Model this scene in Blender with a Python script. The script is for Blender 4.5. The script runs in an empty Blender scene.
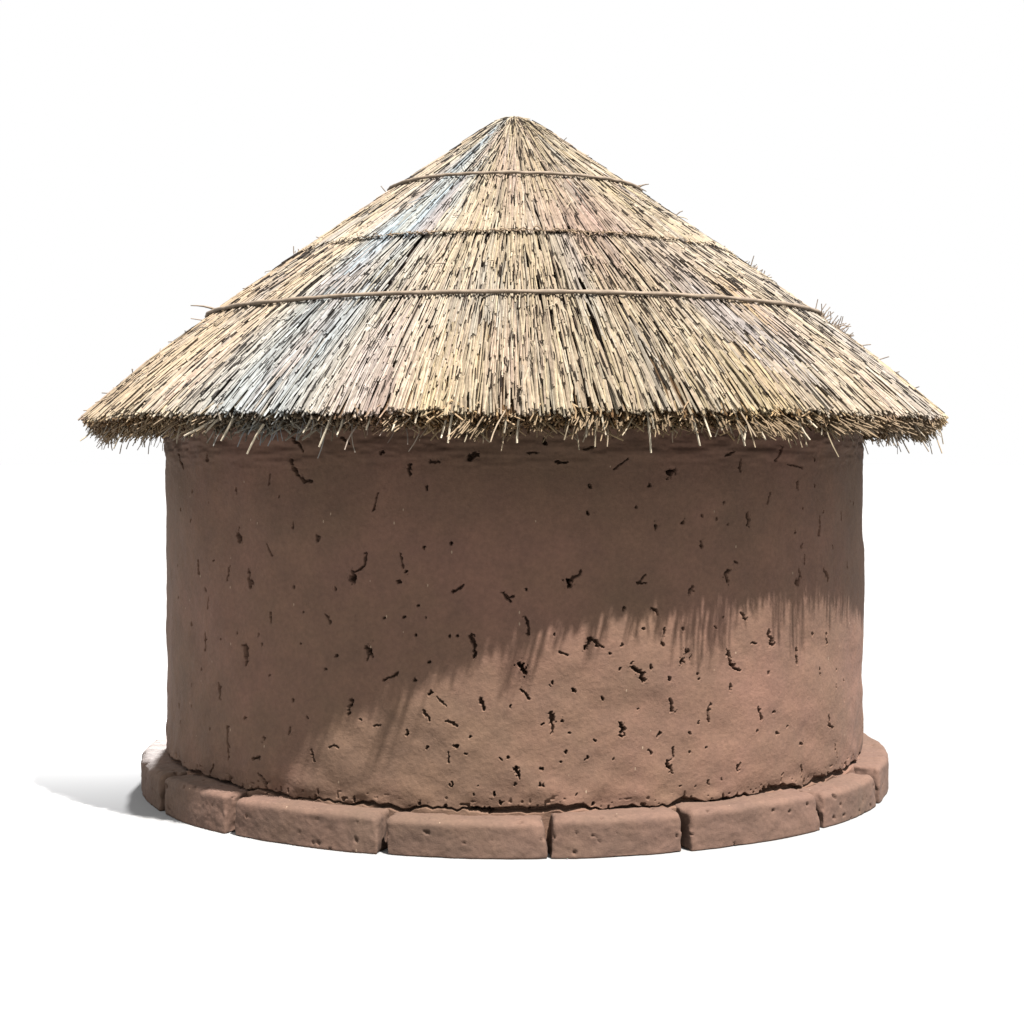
import bpy, math, random
import numpy as np
from mathutils import Vector, noise as mn
random.seed(7); rng = np.random.default_rng(7)
PI = math.pi
scene = bpy.context.scene
COL = scene.collection

# ------------------------------------------------------------------ sizes (metres)
D, F, CAMZ = 7.5, 1707.0, 1.388          # camera distance, focal in px, eye height
CX, HY = 514.5, 458.0                    # axis and horizon in the photograph
R_WALL, WALL_TOP = 1.50, 1.80
R_STONE, H_STONE = 1.605, 0.14
SUN_AZ, SUN_EL = 33.5, 64.0
SUN_STR, SKY_STR = 18.0, 1.0

# ------------------------------------------------------------------ mesh helpers
def new_mesh(name, verts, faces, mats, parent=None, smooth=True, col=None, mat_idx=None):
    me = bpy.data.meshes.new(name)
    verts = np.asarray(verts, dtype=np.float32); faces = np.asarray(faces, dtype=np.int32)
    n = faces.shape[1]
    me.vertices.add(len(verts)); me.vertices.foreach_set('co', verts.ravel())
    me.loops.add(faces.size); me.loops.foreach_set('vertex_index', faces.ravel())
    me.polygons.add(len(faces))
    me.polygons.foreach_set('loop_start', np.arange(0, faces.size, n, dtype=np.int32))
    me.polygons.foreach_set('loop_total', np.full(len(faces), n, dtype=np.int32))
    me.polygons.foreach_set('use_smooth', np.full(len(faces), smooth, dtype=bool))
    for m in (mats if isinstance(mats, (list, tuple)) else [mats]): me.materials.append(m)
    if mat_idx is not None: me.polygons.foreach_set('material_index', np.asarray(mat_idx, dtype=np.int32))
    if col is not None:
        a = me.color_attributes.new('tint', 'FLOAT_COLOR', 'POINT')
        c = np.ones((len(verts), 4), dtype=np.float32); c[:, :3] = col
        a.data.foreach_set('color', c.ravel())
    me.update(calc_edges=True); me.validate()
    o = bpy.data.objects.new(name, me); COL.objects.link(o)
    if parent: o.parent = parent
    return o

def tubes(P, rad, sides=4, col=None):
    """P (N,K,3) paths, rad (N,K) radii -> verts, quads, colours"""
    N, K, _ = P.shape
    T = np.gradient(P, axis=1); T /= np.linalg.norm(T, axis=2, keepdims=True) + 1e-9
    ref = np.zeros_like(T); ref[..., 2] = 1.0
    flat = np.abs(T[..., 2]) > .95; ref[flat] = (1, 0, 0)
    S = np.cross(T, ref); S /= np.linalg.norm(S, axis=2, keepdims=True) + 1e-9
    U = np.cross(S, T)
    a = np.arange(sides) * 2 * PI / sides
    V = P[:, :, None, :] + rad[:, :, None, None] * (np.cos(a)[None, None, :, None] * S[:, :, None, :] + np.sin(a)[None, None, :, None] * U[:, :, None, :])
    V = V.reshape(-1, 3)
    base = (np.arange(N) * K * sides)[:, None, None]
    k = (np.arange(K - 1) * sides)[None, :, None]; s = np.arange(sides)[None, None, :]; s2 = (s + 1) % sides
    q = np.stack([base + k + s, base + k + s2, base + k + sides + s2, base + k + sides + s], axis=-1).reshape(-1, 4)
    if sides == 4:
        b = np.arange(N)[:, None] * K * sides
        c0 = b + np.array([[3, 2, 1, 0]]); c1 = b + (K - 1) * sides + np.array([[0, 1, 2, 3]])
        q = np.concatenate([q, c0, c1])
    c = None if col is None else np.repeat(col, K * sides, axis=0)
    return V, q, c

class Batch:
    def __init__(s): s.v, s.f, s.c, s.n = [], [], [], 0
    def add(s, v, f, c):
        s.v.append(v); s.f.append(f + s.n); s.c.append(c); s.n += len(v)
    def get(s): return np.concatenate(s.v), np.concatenate(s.f), np.concatenate(s.c)

def vnoise(u, v, nu, nv, seed):
    """smooth value noise, u periodic in 0..1, v in 0..1, about -1..1"""
    g = np.random.default_rng(seed).uniform(-1, 1, (nu, nv + 2))
    x = (u % 1.0) * nu; y = np.clip(v, 0, .99999) * nv
    i = np.floor(x).astype(int); j = np.floor(y).astype(int)
    fx = x - i; fy = y - j; fx = fx*fx*(3-2*fx); fy = fy*fy*(3-2*fy)
    i0 = i % nu; i1 = (i + 1) % nu
    return (g[i0, j]*(1-fx) + g[i1, j]*fx)*(1-fy) + (g[i0, j+1]*(1-fx) + g[i1, j+1]*fx)*fy

# ------------------------------------------------------------------ materials
def nodes(name):
    m = bpy.data.materials.new(name); m.use_nodes = True
    nt = m.node_tree; b = nt.nodes['Principled BSDF']
    b.inputs['Specular IOR Level'].default_value = .25
    return m, nt, b
def N(nt, t, **kw):
    n = nt.nodes.new(t)
    for k, v in kw.items():
        if k in n.inputs: n.inputs[k].default_value = v
        else: setattr(n, k, v)
    return n
def ramp(nt, fac, stops):
    r = nt.nodes.new('ShaderNodeValToRGB'); nt.links.new(fac, r.inputs[0])
    e = r.color_ramp.elements
    while len(e) < len(stops): e.new(.5)
    for i, (p, c) in enumerate(stops): e[i].position = p; e[i].color = (*c, 1)
    return r.outputs[0]
def mix(nt, fac, a, b, mode='MIX'):
    n = nt.nodes.new('ShaderNodeMix'); n.data_type = 'RGBA'; n.blend_type = mode
    if isinstance(fac, (int, float)): n.inputs[0].default_value = fac
    else: nt.links.new(fac, n.inputs[0])
    for i, x in ((6, a), (7, b)):
        if isinstance(x, tuple): n.inputs[i].default_value = (*x, 1)
        else: nt.links.new(x, n.inputs[i])
    return n.outputs[2]

def mud(name, c1, c2, c3, seed):
    m, nt, b = nodes(name); L = nt.links
    tc = N(nt, 'ShaderNodeTexCoord').outputs['Object']
    mp = N(nt, 'ShaderNodeMapping'); mp.inputs['Location'].default_value = (seed, seed*.7, 0); L.new(tc, mp.inputs[0]); tc = mp.outputs[0]
    n1 = N(nt, 'ShaderNodeTexNoise', Scale=1.6, Detail=6.0, Roughness=.6); L.new(tc, n1.inputs['Vector'])
    n2 = N(nt, 'ShaderNodeTexNoise', Scale=7.0, Detail=8.0, Roughness=.65); L.new(tc, n2.inputs['Vector'])
    n3 = N(nt, 'ShaderNodeTexNoise', Scale=60.0, Detail=6.0, Roughness=.7); L.new(tc, n3.inputs['Vector'])
    n4 = N(nt, 'ShaderNodeTexNoise', Scale=240.0, Detail=3.0, Roughness=.6); L.new(tc, n4.inputs['Vector'])
    base = ramp(nt, n1.outputs['Fac'], [(.36, c1), (.5, c2), (.64, c3)])
    base = mix(nt, 1.0, base, ramp(nt, n2.outputs['Fac'], [(.3, (.86, .86, .88)), (.7, (1.1, 1.09, 1.07))]), 'MULTIPLY')
    base = mix(nt, 1.0, base, ramp(nt, n3.outputs['Fac'], [(.3, (.84, .84, .84)), (.7, (1.14, 1.14, 1.14))]), 'MULTIPLY')
    # flecks of chopped straw worked into the mud
    sm = N(nt, 'ShaderNodeMapping'); sm.inputs['Scale'].default_value = (1, 1, .45); L.new(tc, sm.inputs[0])
    v = N(nt, 'ShaderNodeTexVoronoi', Scale=34.0); v.feature = 'F1'; L.new(sm.outputs[0], v.inputs['Vector'])
    lt = N(nt, 'ShaderNodeMath', operation='LESS_THAN'); lt.inputs[1].default_value = .085; L.new(v.outputs['Distance'], lt.inputs[0])
    sep = N(nt, 'ShaderNodeSeparateColor'); L.new(v.outputs['Color'], sep.inputs[0])
    gt = N(nt, 'ShaderNodeMath', operation='GREATER_THAN'); gt.inputs[1].default_value = .88; L.new(sep.outputs[0], gt.inputs[0])
    mu = N(nt, 'ShaderNodeMath', operation='MULTIPLY'); L.new(lt.outputs[0], mu.inputs[0]); L.new(gt.outputs[0], mu.inputs[1])
    base = mix(nt, mu.outputs[0], base, (.18, .13, .09))
    L.new(base, b.inputs['Base Color']); b.inputs['Roughness'].default_value = .92
    ad = N(nt, 'ShaderNodeMath', operation='MULTIPLY_ADD'); ad.inputs[1].default_value = .35
    L.new(n4.outputs['Fac'], ad.inputs[0]); L.new(n3.outputs['Fac'], ad.inputs[2])
    bp = N(nt, 'ShaderNodeBump', Strength=.38, Distance=.005); L.new(ad.outputs[0], bp.inputs['Height'])
    L.new(bp.outputs[0], b.inputs['Normal'])
    return m
M_MUD = mud('mud_plaster', (.083, .0495, .0320), (.091, .0515, .0345), (.104, .0560, .0395), 3.1)
M_STONE = mud('clay_block', (.070, .0435, .0300), (.079, .0470, .0335), (.088, .051, .037), 11.7)

def straw_mat():
    m, nt, b = nodes('dry_reed'); L = nt.links
    at = N(nt, 'ShaderNodeAttribute', attribute_name='tint')
    tc = N(nt, 'ShaderNodeTexCoord').outputs['Object']
    n = N(nt, 'ShaderNodeTexNoise', Scale=45.0, Detail=4.0, Roughness=.6); L.new(tc, n.inputs['Vector'])
    f = ramp(nt, n.outputs['Fac'], [(.3, (.72, .70, .68)), (.7, (1.2, 1.2, 1.18))])
    c = mix(nt, 1.0, at.outputs['Color'], f, 'MULTIPLY')
    L.new(c, b.inputs['Base Color']); b.inputs['Roughness'].default_value = .65; b.inputs['Specular IOR Level'].default_value = .12
    return m
M_STRAW = straw_mat()
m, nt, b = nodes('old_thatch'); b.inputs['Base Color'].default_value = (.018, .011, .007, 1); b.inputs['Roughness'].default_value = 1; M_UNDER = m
def rope_mat():
    m, nt, b = nodes('bark_rope'); L = nt.links
    tc = N(nt, 'ShaderNodeTexCoord').outputs['Object']
    n = N(nt, 'ShaderNodeTexNoise', Scale=28.0, Detail=6.0, Roughness=.65); L.new(tc, n.inputs['Vector'])
    L.new(ramp(nt, n.outputs['Fac'], [(.3, (.085, .064, .046)), (.7, (.16, .125, .092))]), b.inputs['Base Color'])
    b.inputs['Roughness'].default_value = .8
    bp = N(nt, 'ShaderNodeBump', Strength=.5, Distance=.004); L.new(n.outputs['Fac'], bp.inputs['Height']); L.new(bp.outputs[0], b.inputs['Normal'])
    return m
M_ROPE = rope_mat()
m, nt, b = nodes('white_ground'); b.inputs['Base Color'].default_value = (.18, .18, .18, 1); b.inputs['Roughness'].default_value = 1; b.inputs['Specular IOR Level'].default_value = 0; M_GROUND = m

# ------------------------------------------------------------------ ground
g = new_mesh('ground', [(-300, -300, 0), (300, -300, 0), (300, 300, 0), (-300, 300, 0)], [(0, 1, 2, 3)], M_GROUND, smooth=False)
g['kind'] = 'structure'

# ------------------------------------------------------------------ the hut
hut = bpy.data.objects.new('thatched_hut', None); COL.objects.link(hut)
hut['label'] = 'round reddish-brown mud hut under a conical thatched reed roof, standing on clay blocks'
hut['category'] = 'hut'

# ---- wall, with its pits and cracks as real hollows
def hit(px, py, R=R_WALL):
    t = (px - CX) / F; a = 1 + t*t; b = -D; c = D*D - R*R
    d = (-2*b - math.sqrt(4*b*b - 4*a*c)) / (2*a) if 4*b*b > 4*a*c else None
    if d is None: return None
    x = t*d; y = -D + d
    return math.atan2(x, -y), CAMZ - (py - HY)/F*d
# polylines: (points in a 3.2x enlargement, radius); each becomes a hollow on the wall
C4 = [([(182,90)],9),([(85,75),(102,125)],4),([(450,100),(470,140)],11),([(470,140),(490,165),(515,165)],6),([(378,140),(378,175)],4),([(272,190)],7),([(133,200)],6),([(278,332),(284,350)],13),([(158,420),(160,460)],8),([(255,445),(250,475)],7),([(316,450),(322,500)],7),([(190,535),(190,568)],4),([(643,485),(650,455)],11),([(650,455),(685,435),(692,395)],4),([(728,200),(722,235),(712,262)],4),([(541,345)],7),([(460,295),(460,312)],3),([(373,365),(380,390),(392,402)],3),([(176,650),(175,705)],8),([(308,690),(312,750)],9),([(222,815),(222,850)],8),([(250,945),(250,975),(252,1010)],6),([(388,585),(384,610)],5),([(560,590),(575,615)],4),([(490,582)],4),([(230,668)],4),([(345,655)],6),([(480,690)],5),([(598,722)],6),([(697,695),(697,715)],12),([(697,715),(690,740)],4),([(700,710),(712,730)],4),([(645,865),(632,908)],6),([(745,800),(768,793)],4),([(450,962)],10),([(372,993)],8),([(306,915)],6),([(457,865)],5),([(675,932)],4),([(715,947),(735,947)],3),([(503,920)],4),([(575,1015),(590,1006),(605,1015)],3),([(383,785)],6),([(130,815)],5),([(130,885)],4),([(88,885)],5),([(190,957)],5),([(135,295)],6),([(88,435)],5),([(88,540)],5),([(130,625)],5),([(72,600)],4),([(745,602)],5),([(410,215)],3),([(185,228)],3),([(455,25),(490,65)],5),([(745,70)],9),([(610,25),(640,45)],4),([(163,768)],4),([(558,765)],3),([(357,688)],4),([(588,510)],4),([(460,505)],5)]
C5 = [([(63,105),(63,145)],6),([(255,85),(278,75)],9),([(495,35)],7),([(525,100),(565,102)],7),([(643,180)],7),([(633,268)],9),([(715,125),(760,92)],3),([(118,185)],5),([(113,373)],4),([(198,365)],5),([(33,395),(45,440)],3),([(50,455)],6),([(32,487)],6),([(200,522),(237,495)],5),([(360,523),(385,548)],5),([(372,538),(398,532)],4),([(572,492)],13),([(575,490),(610,452)],5),([(433,598),(445,630),(440,652)],5),([(262,655),(272,690),(268,722)],7),([(628,695),(645,665),(660,690)],8),([(645,665),(682,697)],3),([(78,657)],6),([(190,663)],4),([(215,662)],4),([(42,600)],5),([(92,562)],4),([(118,600)],4),([(414,748),(432,780)],14),([(422,832),(445,860)],5),([(525,655)],5),([(543,712),(570,722)],3),([(518,808)],6),([(590,835)],7),([(385,885)],7),([(290,862),(303,895)],6),([(152,855),(182,885)],3),([(108,898),(125,925)],6),([(180,930),(215,948)],4),([(52,965),(55,980)],7),([(0,797),(25,778)],5),([(78,797)],4),([(120,742)],6),([(518,908),(525,945)],7),([(525,945),(515,970)],3),([(555,928)],5),([(490,942)],4),([(740,940),(742,980)],8),([(740,690)],4),([(680,855)],5),([(733,760)],5),([(752,570)],6),([(210,1008)],7),([(120,1018)],5),([(655,993)],4),([(258,980)],5),([(575,970)],3),([(440,72),(475,74)],4),([(130,100),(160,102)],4),([(620,62),(655,55)],4)]
C6 = [([(120,138),(142,132)],11),([(353,95),(353,128)],6),([(305,80),(332,68)],5),([(62,178)],7),([(380,265),(376,305)],8),([(230,368)],9),([(80,305)],8),([(168,295)],5),([(230,273)],5),([(275,278)],5),([(303,235)],5),([(315,302)],3),([(20,243)],5),([(342,425)],6),([(22,492),(55,490)],5),([(22,492),(50,465)],4),([(322,445),(308,465),(320,485)],6),([(200,508),(192,528)],7),([(600,280),(600,335)],6),([(555,395),(555,430)],4),([(538,455),(532,495)],8),([(612,445),(625,472)],8),([(643,372)],6),([(536,165),(536,192)],5),([(588,95)],7),([(590,180)],4),([(550,248)],4),([(703,230)],4),([(505,108),(550,120)],3),([(490,55),(468,100)],4),([(450,200),(442,235)],3),([(527,330)],4),([(690,420),(690,440)],4),([(675,260),(675,290)],4),([(68,570),(92,588)],5),([(360,585),(375,605)],6),([(40,637)],5),([(110,635),(107,690)],5),([(172,640)],5),([(180,705),(180,715)],9),([(175,740)],9),([(5,755),(30,775),(42,805)],9),([(448,645),(455,690)],9),([(390,685),(410,683)],4),([(315,712),(325,750),(355,768)],7),([(320,815),(322,845)],4),([(588,658)],5),([(632,655),(633,695)],6),([(537,705),(537,745)],7),([(605,765),(607,782)],5),([(132,798)],7),([(223,800)],6),([(448,780)],4),([(685,800)],5),([(132,868),(138,905)],7),([(262,880),(248,900),(258,930)],5),([(410,888),(422,922)],6),([(463,900)],6),([(630,920),(642,955)],9),([(685,867)],4),([(28,896)],4),([(95,978)],8),([(193,968)],6),([(472,965)],5),([(548,1005)],6),([(408,965)],4),([(655,818)],4),([(222,935)],5),([(280,635)],5),([(300,600)],4),([(65,760)],6)]
L1 = [([(695,270),(695,305)],6),([(470,298),(502,293)],5),([(293,365),(313,322)],6),([(495,352),(518,385),(518,435)],5),([(850,455)],8),([(370,260),(372,300)],5)]
L2 = [([(362,282)],5),([(525,295)],5),([(495,295)],5),([(550,325),(570,360)],9),([(650,340)],7),([(650,400)],8),([(310,402)],8),([(470,440)],12),([(743,275)],6),([(828,305)],9),([(725,312)],4),([(545,400)],4),([(783,432)],4),([(190,470)],6),([(395,435)],4),([(405,402)],3),([(380,485),(460,500)],9),([(500,470)],6),([(925,297)],4),([(297,275),(297,310)],3),([(850,465)],5)]
L3 = [([(168,255),(165,290),(145,310)],4),([(145,315),(160,348)],9),([(407,318),(407,345)],8),([(578,355)],5),([(295,385)],6),([(350,372)],3),([(233,272)],5),([(292,258)],5),([(782,270),(782,290)],5),([(650,325),(656,355)],6),([(512,405),(512,430)],10),([(70,265),(82,283)],5),([(190,405)],4),([(250,405)],4),([(645,245)],6)]
pits = []
for lst, x0, y0, sc in ((C4,150,430,3.2),(C5,390,430,3.2),(C6,630,430,3.2),(L1,130,680,3.793),(L2,370,680,3.793),(L3,630,680,3.793)):
    for pts, r in lst:
        w = []
        for (a, b_) in pts:
            h = hit(x0 + a/sc, y0 + b_/sc)
            if h: w.append((h[0]*R_WALL, h[1]))
        if w: pits.append((w, r/sc*6.2/F*.66 + .0009))
for i in range(90):                                # small scattered ones all round
    th = rng.uniform(-PI, PI); z = rng.uniform(.1, 1.6); a = rng.uniform(0, PI); l = rng.choice([0, 0, .006, .015])
    pits.append(([(th*R_WALL, z), (th*R_WALL + l*math.cos(a), z + l*math.sin(a))], rng.uniform(.0035, .0055)))
for i in range(90):                                 # the back, out of sight from the front
    th = rng.uniform(PI*.5, PI*1.5); z = rng.uniform(.1, 1.5)
    pits.append(([(((th+PI)%(2*PI)-PI)*R_WALL, z), (((th+PI)%(2*PI)-PI)*R_WALL, z + rng.uniform(0, .03))], rng.uniform(.008, .016)))

fr = np.linspace(-1.60, 1.60, 2100)
bk = np.linspace(1.60, 2*PI - 1.60, 420)[1:-1]
TH = np.concatenate([fr, bk]); nT = len(TH)
ZZ = np.linspace(0.0, WALL_TOP, 720); nZ = len(ZZ)
T2, Z2 = np.meshgrid(TH, ZZ)                         # (nZ,nT)
U = T2/(2*PI); V = Z2/2.0
wx = vnoise(U, V, 1100, 240, 1)*.005 + vnoise(U, V, 420, 90, 2)*.009
wz = vnoise(U, V, 1100, 240, 3)*.005 + vnoise(U, V, 420, 90, 4)*.009
X = ((T2 + PI) % (2*PI) - PI)*R_WALL
dep = np.zeros_like(T2); nz = vnoise(U, V, 1600, 340, 5); nz2 = vnoise(U, V, 1600, 340, 6)
for pts, r in pits:
    xs = [p[0] for p in pts]; zs = [p[1] for p in pts]; e = r*1.4 + .012
    j0, j1 = np.searchsorted(ZZ, min(zs)-e), np.searchsorted(ZZ, max(zs)+e)
    cols = np.where((X[0] > min(xs)-e) & (X[0] < max(xs)+e))[0]
    if len(cols) == 0 or j1 <= j0: continue
    sl = np.ix_(range(j0, j1), cols)
    px = X[sl] + wx[sl]*min(1, r/.008); pz = Z2[sl] + wz[sl]*min(1, r/.008)
    if len(pts) == 1: pts = [pts[0], (pts[0][0] + rng.uniform(-.004, .004), pts[0][1] + rng.uniform(-.006, .006))]
    best = np.full(px.shape, 9.)
    for (ax, az), (bx, bz) in zip(pts[:-1], pts[1:]):
        vx, vz = bx-ax, bz-az; t = np.clip(((px-ax)*vx + (pz-az)*vz)/(vx*vx+vz*vz+1e-12), 0, 1)
        best = np.minimum(best, np.hypot(px-ax-t*vx, pz-az-t*vz))
    best = best*(1 + .55*nz[sl]) + nz2[sl]*min(.0015, r*.3)
    k = np.clip((1.1 - best/r)*1.5, 0, 1); k = k*k*(3-2*k)
    lip = np.exp(-((best/r - 1.25)/.35)**2)*.0012*min(1, r/.008)
    dep[sl] = np.maximum(dep[sl], k*min(.075, 6.5*r)) 
    dep[sl] -= lip*(k < .05)
rad = R_WALL - dep
rad += vnoise(U, V, 9, 3, 10)*.004 + vnoise(U + V*.12, V, 34, 9, 11)*.008 + vnoise(U, V, 90, 24, 12)*.0028 + vnoise(U, V, 260, 60, 13)*.0009 + vnoise(U, V, 900, 240, 14)*.0004
# hand-smeared bumps low on the wall, and coarse daub under the eave
low = np.clip((.62 - Z2)/.5, 0, 1)
rad += low*(vnoise(U + V*.35, V, 60, 14, 15)*.007 + vnoise(U - V*.2, V, 130, 30, 16)*.003)
top = np.clip((Z2 - 1.33)/.1, 0, 1)
rad += top*(vnoise(U, V, 60, 70, 17)*.008 + vnoise(U, V, 190, 150, 18)*.004)
foot = np.clip((.215 - Z2)/.075, 0, 1)               # ragged undercut where wall meets blocks
rad += foot*(vnoise(U, V, 150, 60, 19)*.006 - .004) + 0
gz = H_STONE + .008 + vnoise(U, V*0, 120, 2, 21)*.010 + vnoise(U, V*0, 420, 2, 22)*.006
gw = .009 + .009*np.clip(vnoise(U, V*0, 90, 2, 23), -.6, 1)
rad -= .035*np.clip(1.4*(1 - np.abs(Z2-gz)/gw), 0, 1)
rad -= .02*np.clip((vnoise(U, V, 700, 180, 24) - .55)*4, 0, 1)*np.clip(1-(Z2-gz)/.045, 0, 1)*(Z2 > gz)
verts = np.stack([rad*np.sin(T2), -rad*np.cos(T2), Z2], -1).reshape(-1, 3)
i = np.arange(nT); i2 = (i+1) % nT; j = np.arange(nZ-1)[:, None]*nT
faces = np.stack([j+i, j+i2, j+nT+i2, j+nT+i], -1).reshape(-1, 4)
wall = new_mesh('mud_wall', verts, faces, M_MUD, hut)

# ---- base blocks
def edge_az(px): 
    t = (px-CX)/F; return hit(px, 800, R_STONE-.002)[0]
cuts = [edge_az(x) for x in (162.5, 230, 381, 549, 686.5, 820.5, 878)]
cuts = [-1.95] + cuts + [1.95]
blk = [(cuts[k], cuts[k+1]) for k in range(8)]
rest = 2*PI - 3.9; nb = 6
for k in range(nb): blk.append((1.95 + rest*k/nb, 1.95 + rest*(k+1)/nb))
labs = ['leftmost block, half hidden round the side of the wall', 'short dark block, second from the left', 'long block with a worn pale right end, third from the left',
        'longest block, straight in front with rounded corners', 'block with a pitted left end, right of the front middle', 'block with a split chamfered left end, third from the right',
        'short block curving back, second from the right', 'rightmost block, half hidden round the side of the wall']
def block(a0, a1, seed, lab, g0=.016, g1=.016):
    rr = random.Random(seed)
    sh = (g1-g0)/2/R_STONE/2; a0 -= sh; a1 -= sh; gap = (g0+g1)/2; ra, rb = 1.44, R_STONE + rr.uniform(-.006, .006); h = H_STONE + rr.uniform(-.012, .008)
    Lg = (a1-a0)*R_STONE - gap; hl, hw, hh = Lg/2, (rb-ra)/2, h/2
    st = .0055
    n = [max(4, int(2*q/st)) for q in (hl, hw, hh)]
    V_, F_ = [], []
    def face(ax, sgn):
        o = [q for q in range(3) if q != ax]
        a = np.linspace(-1, 1, n[o[0]]+1); b = np.linspace(-1, 1, n[o[1]]+1)
        A, B = np.meshgrid(a, b, indexing='ij'); P = np.zeros(A.shape+(3,)); P[..., o[0]] = A; P[..., o[1]] = B; P[..., ax] = sgn
        s0 = sum(len(v) for v in V_); V_.append(P.reshape(-1, 3)); nb_ = len(b)
        I, J = np.meshgrid(np.arange(len(a)-1), np.arange(nb_-1), indexing='ij'); I = I.ravel(); J = J.ravel()
        q = np.stack([I*nb_+J, (I+1)*nb_+J, (I+1)*nb_+J+1, I*nb_+J+1], -1) + s0
        flip = (sgn > 0) == (ax == 1)
        F_.append(q[:, ::-1] if flip else q)
    for ax in range(3):
        for sgn in (-1, 1): face(ax, sgn)
    P = np.concatenate(V_)*np.array([hl, hw, hh]); Fc = np.concatenate(F_)
    # weld the seams
    key = np.round(P*1e5).astype(np.int64); _, idx, inv = np.unique(key, axis=0, return_index=True, return_inverse=True)
    P = P[idx]; Fc = inv.ravel()[Fc]
    # rounded box, with a wider round on the top outer edge
    br = np.full(len(P), .011); 
    outer = (P[:, 1] > 0) & (P[:, 2] > 0); br = np.where(outer, .026 + rr.uniform(-.004, .008), br); br = br*np.clip(.6 + .4*P[:, 2]/hh, .35, 1)
    inn = np.stack([np.clip(P[:, q], -(hh_ - br), hh_ - br) for q, hh_ in enumerate((hl, hw, hh))], -1)
    d = P - inn; ln = np.linalg.norm(d, axis=1, keepdims=True); P = inn + np.where(ln > 1e-7, d/np.maximum(ln, 1e-7)*br[:, None], 0)
    nrm = d/np.maximum(ln, 1e-7)
    sk0, sk1 = rr.uniform(-.012, .012), rr.uniform(-.012, .012)
    so = Vector((seed*3.7, seed*1.3, 0))
    for q in range(len(P)):
        p = Vector(P[q])*1.0; c = p + so
        a = mn.noise(c*7)*.006 + mn.noise(c*22)*.003 + mn.noise(c*70)*.0014
        pit = mn.noise(c*Vector((1, 1, 1)).length*24 + Vector((9, 9, 9)))
        if pit > .6: a -= min(.012, (pit-.6)*.12)
        e = min(hl - abs(p.x), .05)                     # crumbled ends
        a -= max(0, mn.noise(c*30 + Vector((3, 0, 0))))*(.05-e)*.18
        nn = nrm[q]; P[q] += nn*a
        P[q, 1] += mn.noise(c*2.2)*.004
    ends = P[:, 0]/hl
    P[:, 0] += np.where(ends > 0, sk1, sk0)*(P[:, 2]/hh)*np.abs(ends)*.6
    am = (a0+a1)/2; ang = am + P[:, 0]/R_STONE; r = (ra+rb)/2 + P[:, 1] + (.35 if Lg < .6 else 0.)*(P[:, 0]**2 - (.55*hl)**2)/(2*R_STONE)*-1*(P[:, 1] > -.03)
    W = np.stack([r*np.sin(ang), -r*np.cos(ang), P[:, 2] + hh], -1)
    W[:, 2] = np.maximum(W[:, 2], .001)
    o = new_mesh('base_block', W, Fc, M_STONE, hut)
    if lab: o['label'] = lab
GP = [.02, .06, .042, .03, .022, .030, .040, .06, .02]
for k, (a0, a1) in enumerate(blk): block(a0, a1, k+1, labs[k] if k < 8 else None, GP[k] if k < 8 else .02, GP[k+1] if k < 8 else .02)

# ---- roof profile
prof = np.array([(.0, 2.897), (.045, 2.893), (.085, 2.868), (.30, 2.712), (.535, 2.550), (.933, 2.268), (1.27, 2.024), (1.55, 1.805), (1.70, 1.680), (1.84, 1.555)])
tt = np.linspace(0, 1, 1200); sl_ = np.concatenate([[0], np.cumsum(np.hypot(*np.diff(prof, axis=0).T))]); S_END = sl_[-1]
pr = np.interp(tt*S_END, sl_, prof[:, 0]); pz = np.interp(tt*S_END, sl_, prof[:, 1])
ker = np.ones(91)/91
pad = lambda a: np.convolve(np.concatenate([2*a[0]-a[90:0:-1], a, 2*a[-1]-a[-2:-92:-1]]), ker, 'same')[90:-90]
pr2, pz2 = pad(pr), pad(pz); pr2[:40] = np.interp(np.arange(40), [0, 40], [0, pr2[40]])
sg = tt*S_END
def surf(s, off, th):
    """point on the roof at arc length s, lifted off along the normal, azimuth th"""
    r = np.interp(s, sg, pr2); z = np.interp(s, sg, pz2)
    dr = np.interp(s+.01, sg, pr2) - np.interp(s-.01, sg, pr2); dz = np.interp(s+.01, sg, pz2) - np.interp(s-.01, sg, pz2)
    dr = np.where(s > S_END-.02, .68, dr); dz = np.where(s > S_END-.02, -.73, dz)
    l = np.hypot(dr, dz)+1e-9; dr, dz = dr/l, dz/l
    ex = np.maximum(s - S_END, 0); r = r + ex*dr; z = z + ex*dz
    r = r - dz*off; z = z + dr*off
    return np.stack([r*np.sin(th), -r*np.cos(th), z], -1)
def rad_at(s): return np.interp(s, sg, pr2)
def s_of_r(r): return np.interp(r, pr2, sg)

# old dark thatch below the reeds, full thickness
def revolve(prof_rz, n=180):
    p = np.array(prof_rz); K = len(p); th = np.arange(n)*2*PI/n
    v = np.stack([p[:, 0][:, None]*np.sin(th), -p[:, 0][:, None]*np.cos(th), np.repeat(p[:, 1][:, None], n, 1)], -1).reshape(-1, 3)
    i = np.arange(n); i2 = (i+1) % n; j = np.arange(K-1)[:, None]*n
    return v, np.stack([j+i, j+i2, j+n+i2, j+n+i], -1).reshape(-1, 4)
ss = np.linspace(.05, S_END-.045, 40)
up = surf(ss, -.034, np.zeros(40)); dn = surf(ss[::-1], -.115, np.zeros(40))
dn = dn[dn[:, 1] < -.02]
und = [(.001, 2.86)] + [(-p[1], p[2]) for p in up] + [(-p[1], p[2]) for p in dn]

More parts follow.
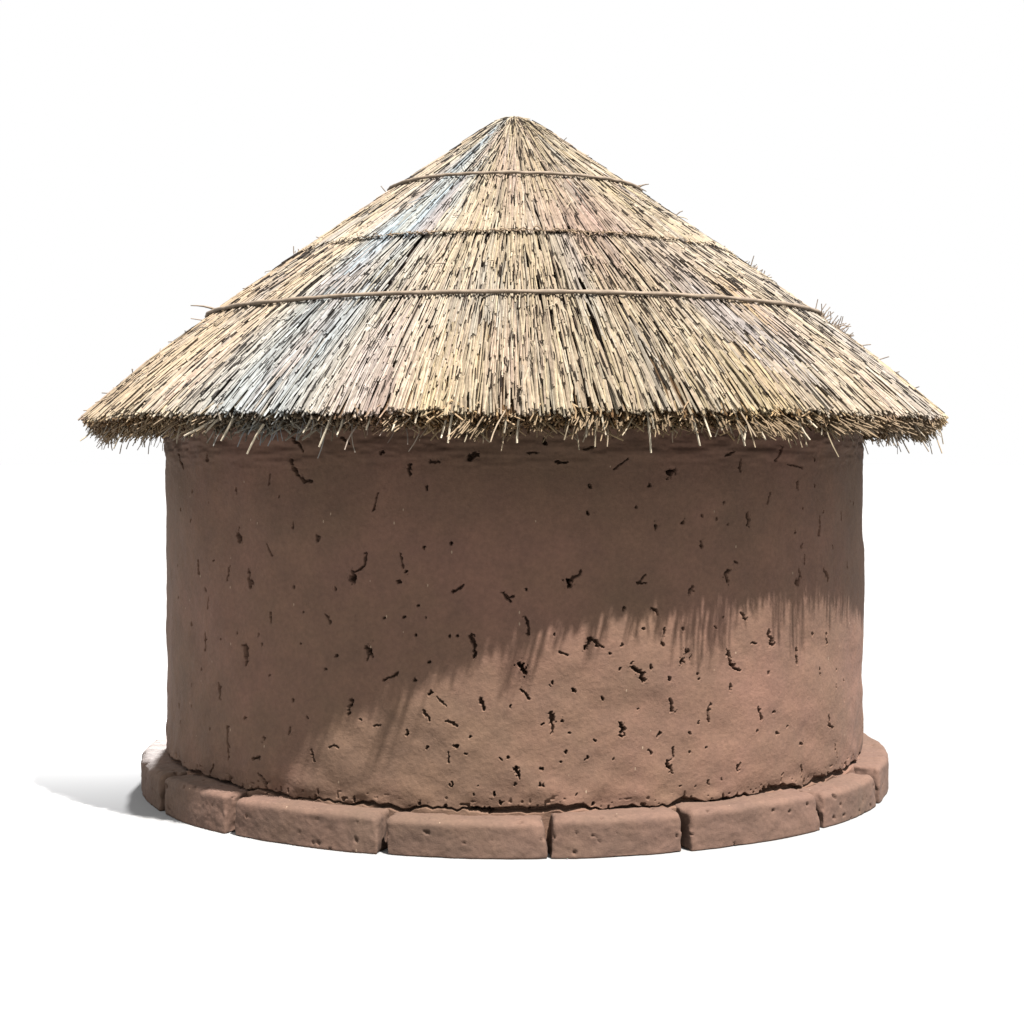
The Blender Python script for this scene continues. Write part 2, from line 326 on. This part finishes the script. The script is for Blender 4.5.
TAN = np.array([(.235, .175, .105), (.27, .215, .135), (.30, .245, .165), (.205, .14, .085), (.25, .18, .125), (.29, .25, .19), (.16, .105, .065), (.27, .20, .10)])
def straw_col(th, s, dark=1.0):
    n = len(th); c = TAN[rng.integers(0, len(TAN), n)]*.45 + np.array([.262, .226, .172])*.55
    r = rad_at(s); deg = (np.degrees(th)+180) % 360 - 180
    def blend(c, w, k):
        w = np.clip(w, 0, 1)[:, None]; lum = c.mean(1, keepdims=True)/.19
        return c*(1-w) + np.array(k)*lum*w
    wob = vnoise(th/(2*PI), s/3, 40, 5, 31)*4
    wob2 = (vnoise(th/(2*PI), s/3, 60, 9, 33)+1)*.5
    G = lambda a, wa, r0, wr: np.exp(-((deg+wob-a)/wa)**2 - ((r-r0)/wr)**2)
    blue = np.exp(-((deg+wob+29.5)/9.5)**2)*(.6+.4*wob2) + G(-22, 5, .75, .2)*.5
    c = blend(c, blue*1.1, (.152, .180, .198))
    c = blend(c, G(-14, 5, 1.6, .3)*.5, (.205, .18, .20))
    c = blend(c, G(20, 14, .85, .28)*.75, (.215, .145, .125))
    c = blend(c, G(38, 8, 1.3, .3)*.8, (.19, .175, .185))
    c = blend(c, G(62, 7, 1.5, .5)*.6, (.19, .18, .185)); c = blend(c, G(75, 9, 1.65, .3)*.4, (.27, .205, .10))
    c = blend(c, G(-9, 3, 1.72, .14)*.5, (.29, .22, .11))
    c = blend(c, G(31, 3, 1.70, .16)*.6, (.27, .20, .09)); c = blend(c, G(42, 4, 1.2, .12)*.8, (.27, .19, .10))
    c = blend(c, G(-52, 8, 1.2, .5)*.5, (.23, .165, .11)); c = blend(c, G(-66, 8, 1.3, .6)*.6, (.24, .17, .11))
    pk = vnoise(th/(2*PI), s/3, 50, 11, 35); c = blend(c, np.clip(pk-.3, 0, 1)*.8, (.235, .165, .14))
    gy = vnoise(th/(2*PI), s/3, 64, 13, 36); c = blend(c, np.clip(gy-.35, 0, 1)*.9, (.18, .18, .18))
    yl = vnoise(th/(2*PI), s/3, 76, 15, 37); c = blend(c, np.clip(yl-.45, 0, 1)*.8, (.26, .215, .13))
    return c*rng.uniform(.50, .89, (n, 1))*dark
EAVE = lambda th: vnoise(th/(2*PI), np.zeros_like(th)+.3, 26, 2, 41)*.014 + vnoise(th/(2*PI), np.zeros_like(th)+.3, 90, 2, 42)*.012

B = Batch()
def lay(th, s0, s1, o0, o1, r, K=4, bend=.004, tilt=.010, dark=1.0, cth=None):
    n = len(th); k = np.linspace(0, 1, K)[None, :]
    s = s0[:, None] + (s1-s0)[:, None]*k
    rr = np.maximum(rad_at(s), .03)
    side = rng.normal(0, tilt, (n, 1))*(k-.5) + rng.normal(0, bend, (n, 1))*np.sin(k*PI) + rng.normal(0, bend*.4, (n, K))
    t = th[:, None] + side/rr
    off = o0[:, None] + (o1-o0)[:, None]*k + rng.normal(0, .0012, (n, K))
    P = surf(s, off, t)
    rd = r[:, None]*np.linspace(1.0, .82, K)[None, :]
    B.add(*tubes(P, rd, 4, straw_col(th if cth is None else cth, (s0+s1)/2, dark)))

S_SEAM = s_of_r(.945)
# main coat
n = 11500
s1 = s_of_r(np.sqrt(rng.uniform(.07**2, 1.84**2, n)))
L_ = rng.uniform(.22, .62, n); s0 = np.maximum(s1 - L_, .0); th = rng.uniform(-PI, PI, n)
s1 = np.minimum(s1, S_END + EAVE(th) + rng.normal(0, .006, n))
cross = (s0 < S_SEAM-.05) & (s1 > S_SEAM)
s0 = np.where(cross & (s1 > S_SEAM+.15), S_SEAM-rng.uniform(.02, .12, n), s0); s1 = np.where(cross & (s1 <= S_SEAM+.15), S_SEAM+rng.normal(0, .016, n), s1)
keep = (s1-s0) > .03; th, s0, s1 = th[keep], s0[keep], s1[keep]; n = len(th)
hgt = rng.uniform(-.003, .007, n)
lay(th, s0, s1, hgt-.017, hgt, rng.uniform(.0024, .0042, n)*np.clip(.55+.6*rad_at(s1), .6, 1))
# upper coat ends at the seam with a small step
n = 1000; th = rng.uniform(-PI, PI, n); s1 = S_SEAM + rng.normal(0, .007, n)
lay(th, s1-rng.uniform(.2, .5, n), s1, np.full(n, -.008), rng.uniform(.001, .006, n), rng.uniform(.003, .005, n))
# short stalks coloured near black to imitate shaded gaps between the reeds
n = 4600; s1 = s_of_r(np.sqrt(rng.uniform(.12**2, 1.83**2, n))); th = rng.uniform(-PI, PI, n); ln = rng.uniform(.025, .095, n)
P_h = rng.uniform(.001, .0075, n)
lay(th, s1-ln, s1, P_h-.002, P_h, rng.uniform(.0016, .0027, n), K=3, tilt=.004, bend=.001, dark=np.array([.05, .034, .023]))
# eave: bundle thickness, a square cut face of reed ends
for k in range(10):
    n = 1250; th = rng.uniform(-PI, PI, n)
    s1 = S_END + EAVE(th) + rng.normal(0, .008, n) - .002*k
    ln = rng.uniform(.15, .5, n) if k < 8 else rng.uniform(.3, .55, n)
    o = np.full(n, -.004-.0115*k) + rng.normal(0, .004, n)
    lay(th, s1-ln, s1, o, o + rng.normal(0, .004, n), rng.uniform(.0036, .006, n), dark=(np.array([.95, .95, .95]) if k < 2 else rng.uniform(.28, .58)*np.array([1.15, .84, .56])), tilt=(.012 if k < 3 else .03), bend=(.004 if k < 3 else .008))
# short stubs sticking out of the cut face in every direction
n = 2000; th = rng.uniform(-PI, PI, n); o = rng.uniform(-.125, -.002, n); s1 = S_END + EAVE(th) + rng.uniform(.0, .028, n)
lay(th, s1-.06, s1, o, o - rng.uniform(-.004, .022, n), rng.uniform(.0018, .004, n), K=3, tilt=.05, dark=np.array([.85, .74, .6]))

# loose single straws, given by their two ends
def free(P0, P1, r, sag=.06, c=None):
    P0 = np.array(P0, float); P1 = np.array(P1, float); n = len(P0); k = np.linspace(0, 1, 5)[None, :, None]
    l = np.linalg.norm(P1-P0, axis=1)[:, None, None]
    w = rng.normal(0, 1, (n, 1, 3)); P = P0[:, None]*(1-k) + P1[:, None]*k + w*np.sin(k*PI)*l*sag
    th = np.arctan2(P0[:, 0], -P0[:, 1])
    c = straw_col(th, np.full(n, S_END)) if c is None else np.repeat(np.array([c]), n, 0)*rng.uniform(.7, 1.2, (n, 1))
    B.add(*tubes(P, np.full((n, 5), 1.)*np.atleast_1d(r).reshape(-1, 1)*np.linspace(1, .7, 5), 4, c))
def hang(th, l, o, spread=.5, r=.0032, down=.65):
    n = len(th); e = S_END + EAVE(th)
    A = surf(e-.05, o, th); 
    out = np.stack([np.sin(th), -np.cos(th), np.zeros(n)], -1); side = np.stack([np.cos(th), np.sin(th), np.zeros(n)], -1)
    d = out*rng.uniform(.15, .7, n)[:, None] + side*rng.normal(0, spread*.5, n)[:, None] + np.array([0, 0, -1])*rng.uniform(down, down+.5, n)[:, None]
    d /= np.linalg.norm(d, axis=1, keepdims=True)
    free(A, A + d*(l+.05)[:, None], r)
n = 300; hang(rng.uniform(-PI, PI, n), rng.uniform(.01, .05, n), rng.uniform(-.11, -.02, n), .7, rng.uniform(.0016, .0032, n))
n = 110; th = rng.uniform(-PI, PI, n); hang(th, rng.uniform(.03, .085, n), rng.uniform(-.12, -.04, n), .6, rng.uniform(.0018, .0034, n))
n = 45; hang(rng.uniform(-PI, PI, n), rng.uniform(.07, .12, n), rng.uniform(-.06, -.01, n), .5, .0034)
# tufts reaching out from the eave; they throw the long pointed shadows on the wall
TUF = [(29.5, 2.0, .12, 56), (24, .6, .06, 12), (43, .8, .11, 20), (39.3, .35, .10, 12), (46, .5, .05, 12), (50, .35, .06, 8), (54, .3, .05, 8), (20.4, .5, .07, 10), (16.5, .9, .10, 18), (12, .3, .05, 8), (8.5, 1.0, .12, 22), (3, .4, .05, 8), (-2, .4, .06, 8), (-4, 1.0, .12, 22), (-12, .4, .07, 8), (33, .4, .06, 10), (36, .25, .04, 6), (58, .4, .04, 8), (62, .3, .04, 6), (66, .3, .04, 6), (26, .3, .11, 6), (10, .3, .09, 5)]
for a_, w_, lg, m_ in TUF + [(rng.uniform(-50, 64), rng.uniform(.1, .5), rng.uniform(.03, .09), rng.integers(2, 6)) for q in range(22)]:
    t0 = math.radians(a_); wd = math.radians(w_)
    th = t0 + rng.uniform(-1.4*wd, 1.4*wd, m_); e = S_END + EAVE(th); A = surf(e-.06, rng.uniform(-.10, -.045, m_), th)
    d = np.stack([np.sin(th), -np.cos(th), np.zeros(m_)], -1)*.85 + np.array([0, 0, -1])*rng.uniform(.30, .50, m_)[:, None] + rng.normal(0, .04, (m_, 3)) + np.stack([np.cos(th), np.sin(th), np.zeros(m_)], -1)*(-.27 if a_ < 27 else (-.1 if a_ < 37 else .04))
    free(A, A + d*(.06 + lg*rng.uniform(.5, 1, m_))[:, None], rng.uniform(.002, .0036, m_), .04, c=(.13, .095, .06))
# the ones the photograph shows hanging in front (pixel ends on the outer edge)
for x0, y0, x1, y1 in ((215,425,184,436),(233,424,221,441),(264,430,247,454),(222,421,205,433),(312,422,303,433),(333,418,319,447),(343,422,337,435),(372,420,366,430),(398,419,392,431),(422,409,415,423),(446,425,441,438),(457,404,448,443),(462,422,461,432),(507,405,504,433),(522,412,517,443),(590,424,586,437),(601,415,606,435),(647,410,651,453),(651,417,654,429),(690,410,700,446),(702,418,711,437),(733,414,745,446),(746,432,744,441),(752,420,766,440),(795,417,810,440),(806,424,817,428),(716,422,722,430)):
    ra, rb = 1.80, 1.83
    def on(px, py, R):
        t = (px-CX)/F; a = 1+t*t; d = (D - math.sqrt(D*D - a*(D*D-R*R)))/a
        return (t*d, -D+d, CAMZ-(py-HY)/F*d)
    free([on(x0, y0-6, ra)], [on(x1, y1, rb)], .0044, .03, c=(.27, .235, .18))
# spikes standing off the slopes at both sides
def spike(th, r, l, az, el, rd=.0035):
    A = surf(np.array([s_of_r(r)]), np.array([0.]), np.array([th]))[0]
    d = np.array([math.cos(el)*math.cos(az), 0.05, math.sin(el)])
    free([A - d*.04], [A + d*l], rd, .07, c=(.13, .10, .075))
for px, l, el in ((-219,.05,100),(-310,.06,170),(-335,.05,192),(-338,.035,196),(-400,.055,192),(-424,.03,180),(-192,.03,160),(-128,.05,120),(-265,.03,175),
                  (119,.05,25),(161,.045,45),(204,.03,10),(236,.06,75),(243,.03,40),(247,.03,60),(251,.03,20),(303,.07,88),(308,.045,50),(312,.05,70),(316,.045,35),(320,.06,60),(323,.05,40),(327,.055,48),(330,.04,20),(345,.05,12),(362,.055,14),(378,.03,5),(398,.03,15)):
    t = abs(px)/F; r = D*t/math.sqrt(1+t*t); th0 = math.acos(min(1, r/D*1.0))*math.copysign(1, px)*.985
    spike(th0, r, l, 0, math.radians(el), .0028)
for q in range(26):                                   # the ragged tuft on the right slope
    r = rng.uniform(1.33, 1.44); spike(rng.uniform(1.2, 1.5), r, rng.uniform(.02, .065), 0, math.radians(rng.uniform(15, 110)), .0026)
for q in range(14): spike(rng.uniform(1.2, 1.5), rng.uniform(1.03, 1.1), rng.uniform(.015, .03), 0, math.radians(rng.uniform(15, 90)), .0022)
# wisps lying loose on the slope
n = 260; th = rng.uniform(-PI, PI, n); s0 = rng.uniform(.2, S_END-.1, n); A = surf(s0, np.full(n, .004), th)
Bp = surf(s0 + rng.normal(.03, .03, n), rng.uniform(.006, .022, n), th + rng.normal(0, .03, n)/np.maximum(rad_at(s0), .2))
free(A, Bp, .0022, .12)
# blunt crown of butt ends at the apex
n = 160; th = rng.uniform(-PI, PI, n); rr = rng.uniform(0, .06, n)
A = np.stack([rr*np.sin(th), -rr*np.cos(th), 2.785-rr*.3], -1); Bp = A + np.stack([np.sin(th)*.012, -np.cos(th)*.012, rng.uniform(.075, .1, n)], -1)
free(A, Bp, rng.uniform(.003, .006, n), .03)

v, f, c = B.get()
uv, uf = revolve(und)
allv = np.concatenate([v, uv]); allf = np.concatenate([f, uf + len(v)])
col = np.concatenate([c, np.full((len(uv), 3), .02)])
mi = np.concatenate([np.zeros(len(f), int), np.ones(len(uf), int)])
roof = new_mesh('thatched_roof', allv, allf, [M_STRAW, M_UNDER], hut, smooth=False, col=col, mat_idx=mi)

# ---- ropes binding the thatch
def rope(r0, rad_, amp, seed, tails, lab):
    n = 500; th = np.linspace(-PI, PI, n, endpoint=False); u = th/(2*PI); z0 = np.zeros(n)+.3
    s = s_of_r(r0) + vnoise(u, z0, 9, 2, seed)*amp + vnoise(u, z0, 40, 2, seed+1)*amp*.35
    off = .0125 + vnoise(u, z0, 60, 2, seed+2)*.002
    P = surf(s, off, th)
    V_, F_ = [], []; sd = 10; a = np.arange(sd)*2*PI/sd
    T = np.roll(P, -1, 0) - np.roll(P, 1, 0); T /= np.linalg.norm(T, axis=1, keepdims=True)
    Sd = np.cross(T, (0, 0, 1)); Sd /= np.linalg.norm(Sd, axis=1, keepdims=True); Up = np.cross(Sd, T)
    rr = rad_*(1 + vnoise(u, z0, 120, 2, seed+3)*.16)
    tw = a[None, :] + np.arange(n)[:, None]*.25
    lob = 1 + .10*np.cos(2*tw)
    W = P[:, None] + (rr[:, None]*lob)[..., None]*(np.cos(a)[None, :, None]*Sd[:, None] + np.sin(a)[None, :, None]*Up[:, None])
    i = np.arange(n)[:, None]; k = np.arange(sd)[None, :]; i2 = (i+1) % n; k2 = (k+1) % sd
    q = np.stack([i*sd+k, i2*sd+k, i2*sd+k2, i*sd+k2], -1).reshape(-1, 4)
    vv = [W.reshape(-1, 3)]; ff = [q]; cnt = n*sd
    for A, Bq in tails:
        A = np.array(A); Bq = np.array(Bq); kk = np.linspace(0, 1, 5)[:, None]
        Pt = (A*(1-kk) + Bq*kk + np.array([0, 0, .006])*np.sin(kk*PI))[None]
        tv, tf, _ = tubes(Pt, np.linspace(rad_*.7, rad_*.25, 5)[None], 4); vv.append(tv); ff.append(tf+cnt); cnt += len(tv)
    o = new_mesh('binding_rope', np.concatenate(vv), np.concatenate(ff), M_ROPE, roof)
    o['label'] = lab
rope(1.325, .0080, .007, 51, [((-1.27, -.22, 2.02), (-1.385, -.2, 2.04))], 'long lower rope tied round the roof')
rope(.548, .0070, .005, 61, [((.50, -.06, 2.57), (.575, -.06, 2.55)), ((.53, -.06, 2.56), (.585, -.07, 2.58))], 'short upper rope tied round the roof near its top')

# ---- stitched seam between the two coats of thatch
B = Batch()
n = 120; th = rng.normal(0, .62, n); s = S_SEAM + rng.normal(.004, .006, n)
A = surf(s, rng.uniform(.0, .012, n), th); Bp = surf(s + rng.normal(0, .008, n), rng.uniform(.004, .018, n), th + rng.normal(0, .018, n))
free(A, Bp, rng.uniform(.0016, .003, n), .2, c=(.14, .10, .065))
th = np.linspace(-PI, PI, 800); P = surf(S_SEAM + .004 + rng.normal(0, .0025, 800), .008 - .014*np.clip((np.abs(th)-.5)*2.5, 0, 1) + rng.normal(0, .002, 800), th)[None]
B.add(*tubes(P, np.full((1, 800), .0014), 4, np.array([[.14, .10, .065]])))
v, f, c = B.get()
new_mesh('stitched_seam', v, f, M_STRAW, roof, smooth=False, col=c)

# ------------------------------------------------------------------ light
w = bpy.data.worlds.new('World'); scene.world = w; w.use_nodes = True
nt = w.node_tree; bg = nt.nodes['Background']; bg.inputs[1].default_value = SKY_STR
tcw = nt.nodes.new('ShaderNodeTexCoord'); sx = nt.nodes.new('ShaderNodeSeparateXYZ'); nt.links.new(tcw.outputs['Generated'], sx.inputs[0])
mr = nt.nodes.new('ShaderNodeMapRange'); mr.inputs[1].default_value = .28; mr.inputs[2].default_value = 1; mr.inputs[3].default_value = 1.0; mr.inputs[4].default_value = 2.6
nt.links.new(sx.outputs[2], mr.inputs[0]); nt.links.new(mr.outputs[0], bg.inputs[0])
sl = bpy.data.lights.new('sun', 'SUN'); sl.energy = SUN_STR; sl.angle = math.radians(1.0); sl.color = (1, .97, .935)
so = bpy.data.objects.new('sun', sl); COL.objects.link(so)
az, el = math.radians(SUN_AZ), math.radians(SUN_EL)
so.rotation_euler = Vector((math.sin(az)*math.cos(el), -math.cos(az)*math.cos(el), math.sin(el))).to_track_quat('Z', 'Y').to_euler()

# added fill spot hidden behind the hut, whitens the floor in its shadow
sp = bpy.data.lights.new('floor_fill', 'SPOT'); sp.energy = 2900; sp.spot_size = math.radians(80); sp.spot_blend = .7; sp.shadow_soft_size = .15
po = bpy.data.objects.new('floor_fill', sp); COL.objects.link(po); po.location = (-1.62, 2.45, 1.3)
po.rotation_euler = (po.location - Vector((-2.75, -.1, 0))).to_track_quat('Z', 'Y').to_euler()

# ------------------------------------------------------------------ camera
cd = bpy.data.cameras.new('camera'); cam = bpy.data.objects.new('camera', cd); COL.objects.link(cam); scene.camera = cam
cam.location = (0, -D, CAMZ); cam.rotation_euler = (PI/2, 0, 0)
cd.sensor_width = 36; cd.lens = F/1024*36; cd.clip_end = 2000
cd.shift_x = -(CX-512)/1024; cd.shift_y = -(512-HY)/1024
vs = scene.view_settings; vs.view_transform = 'Standard'; vs.look = 'None'; vs.exposure = 0; vs.gamma = 1; vs.use_curve_mapping = False
scene.render.engine = 'CYCLES'; scene.cycles.max_bounces = 6; scene.cycles.diffuse_bounces = 4
scene.render.resolution_x = scene.render.resolution_y = 1024
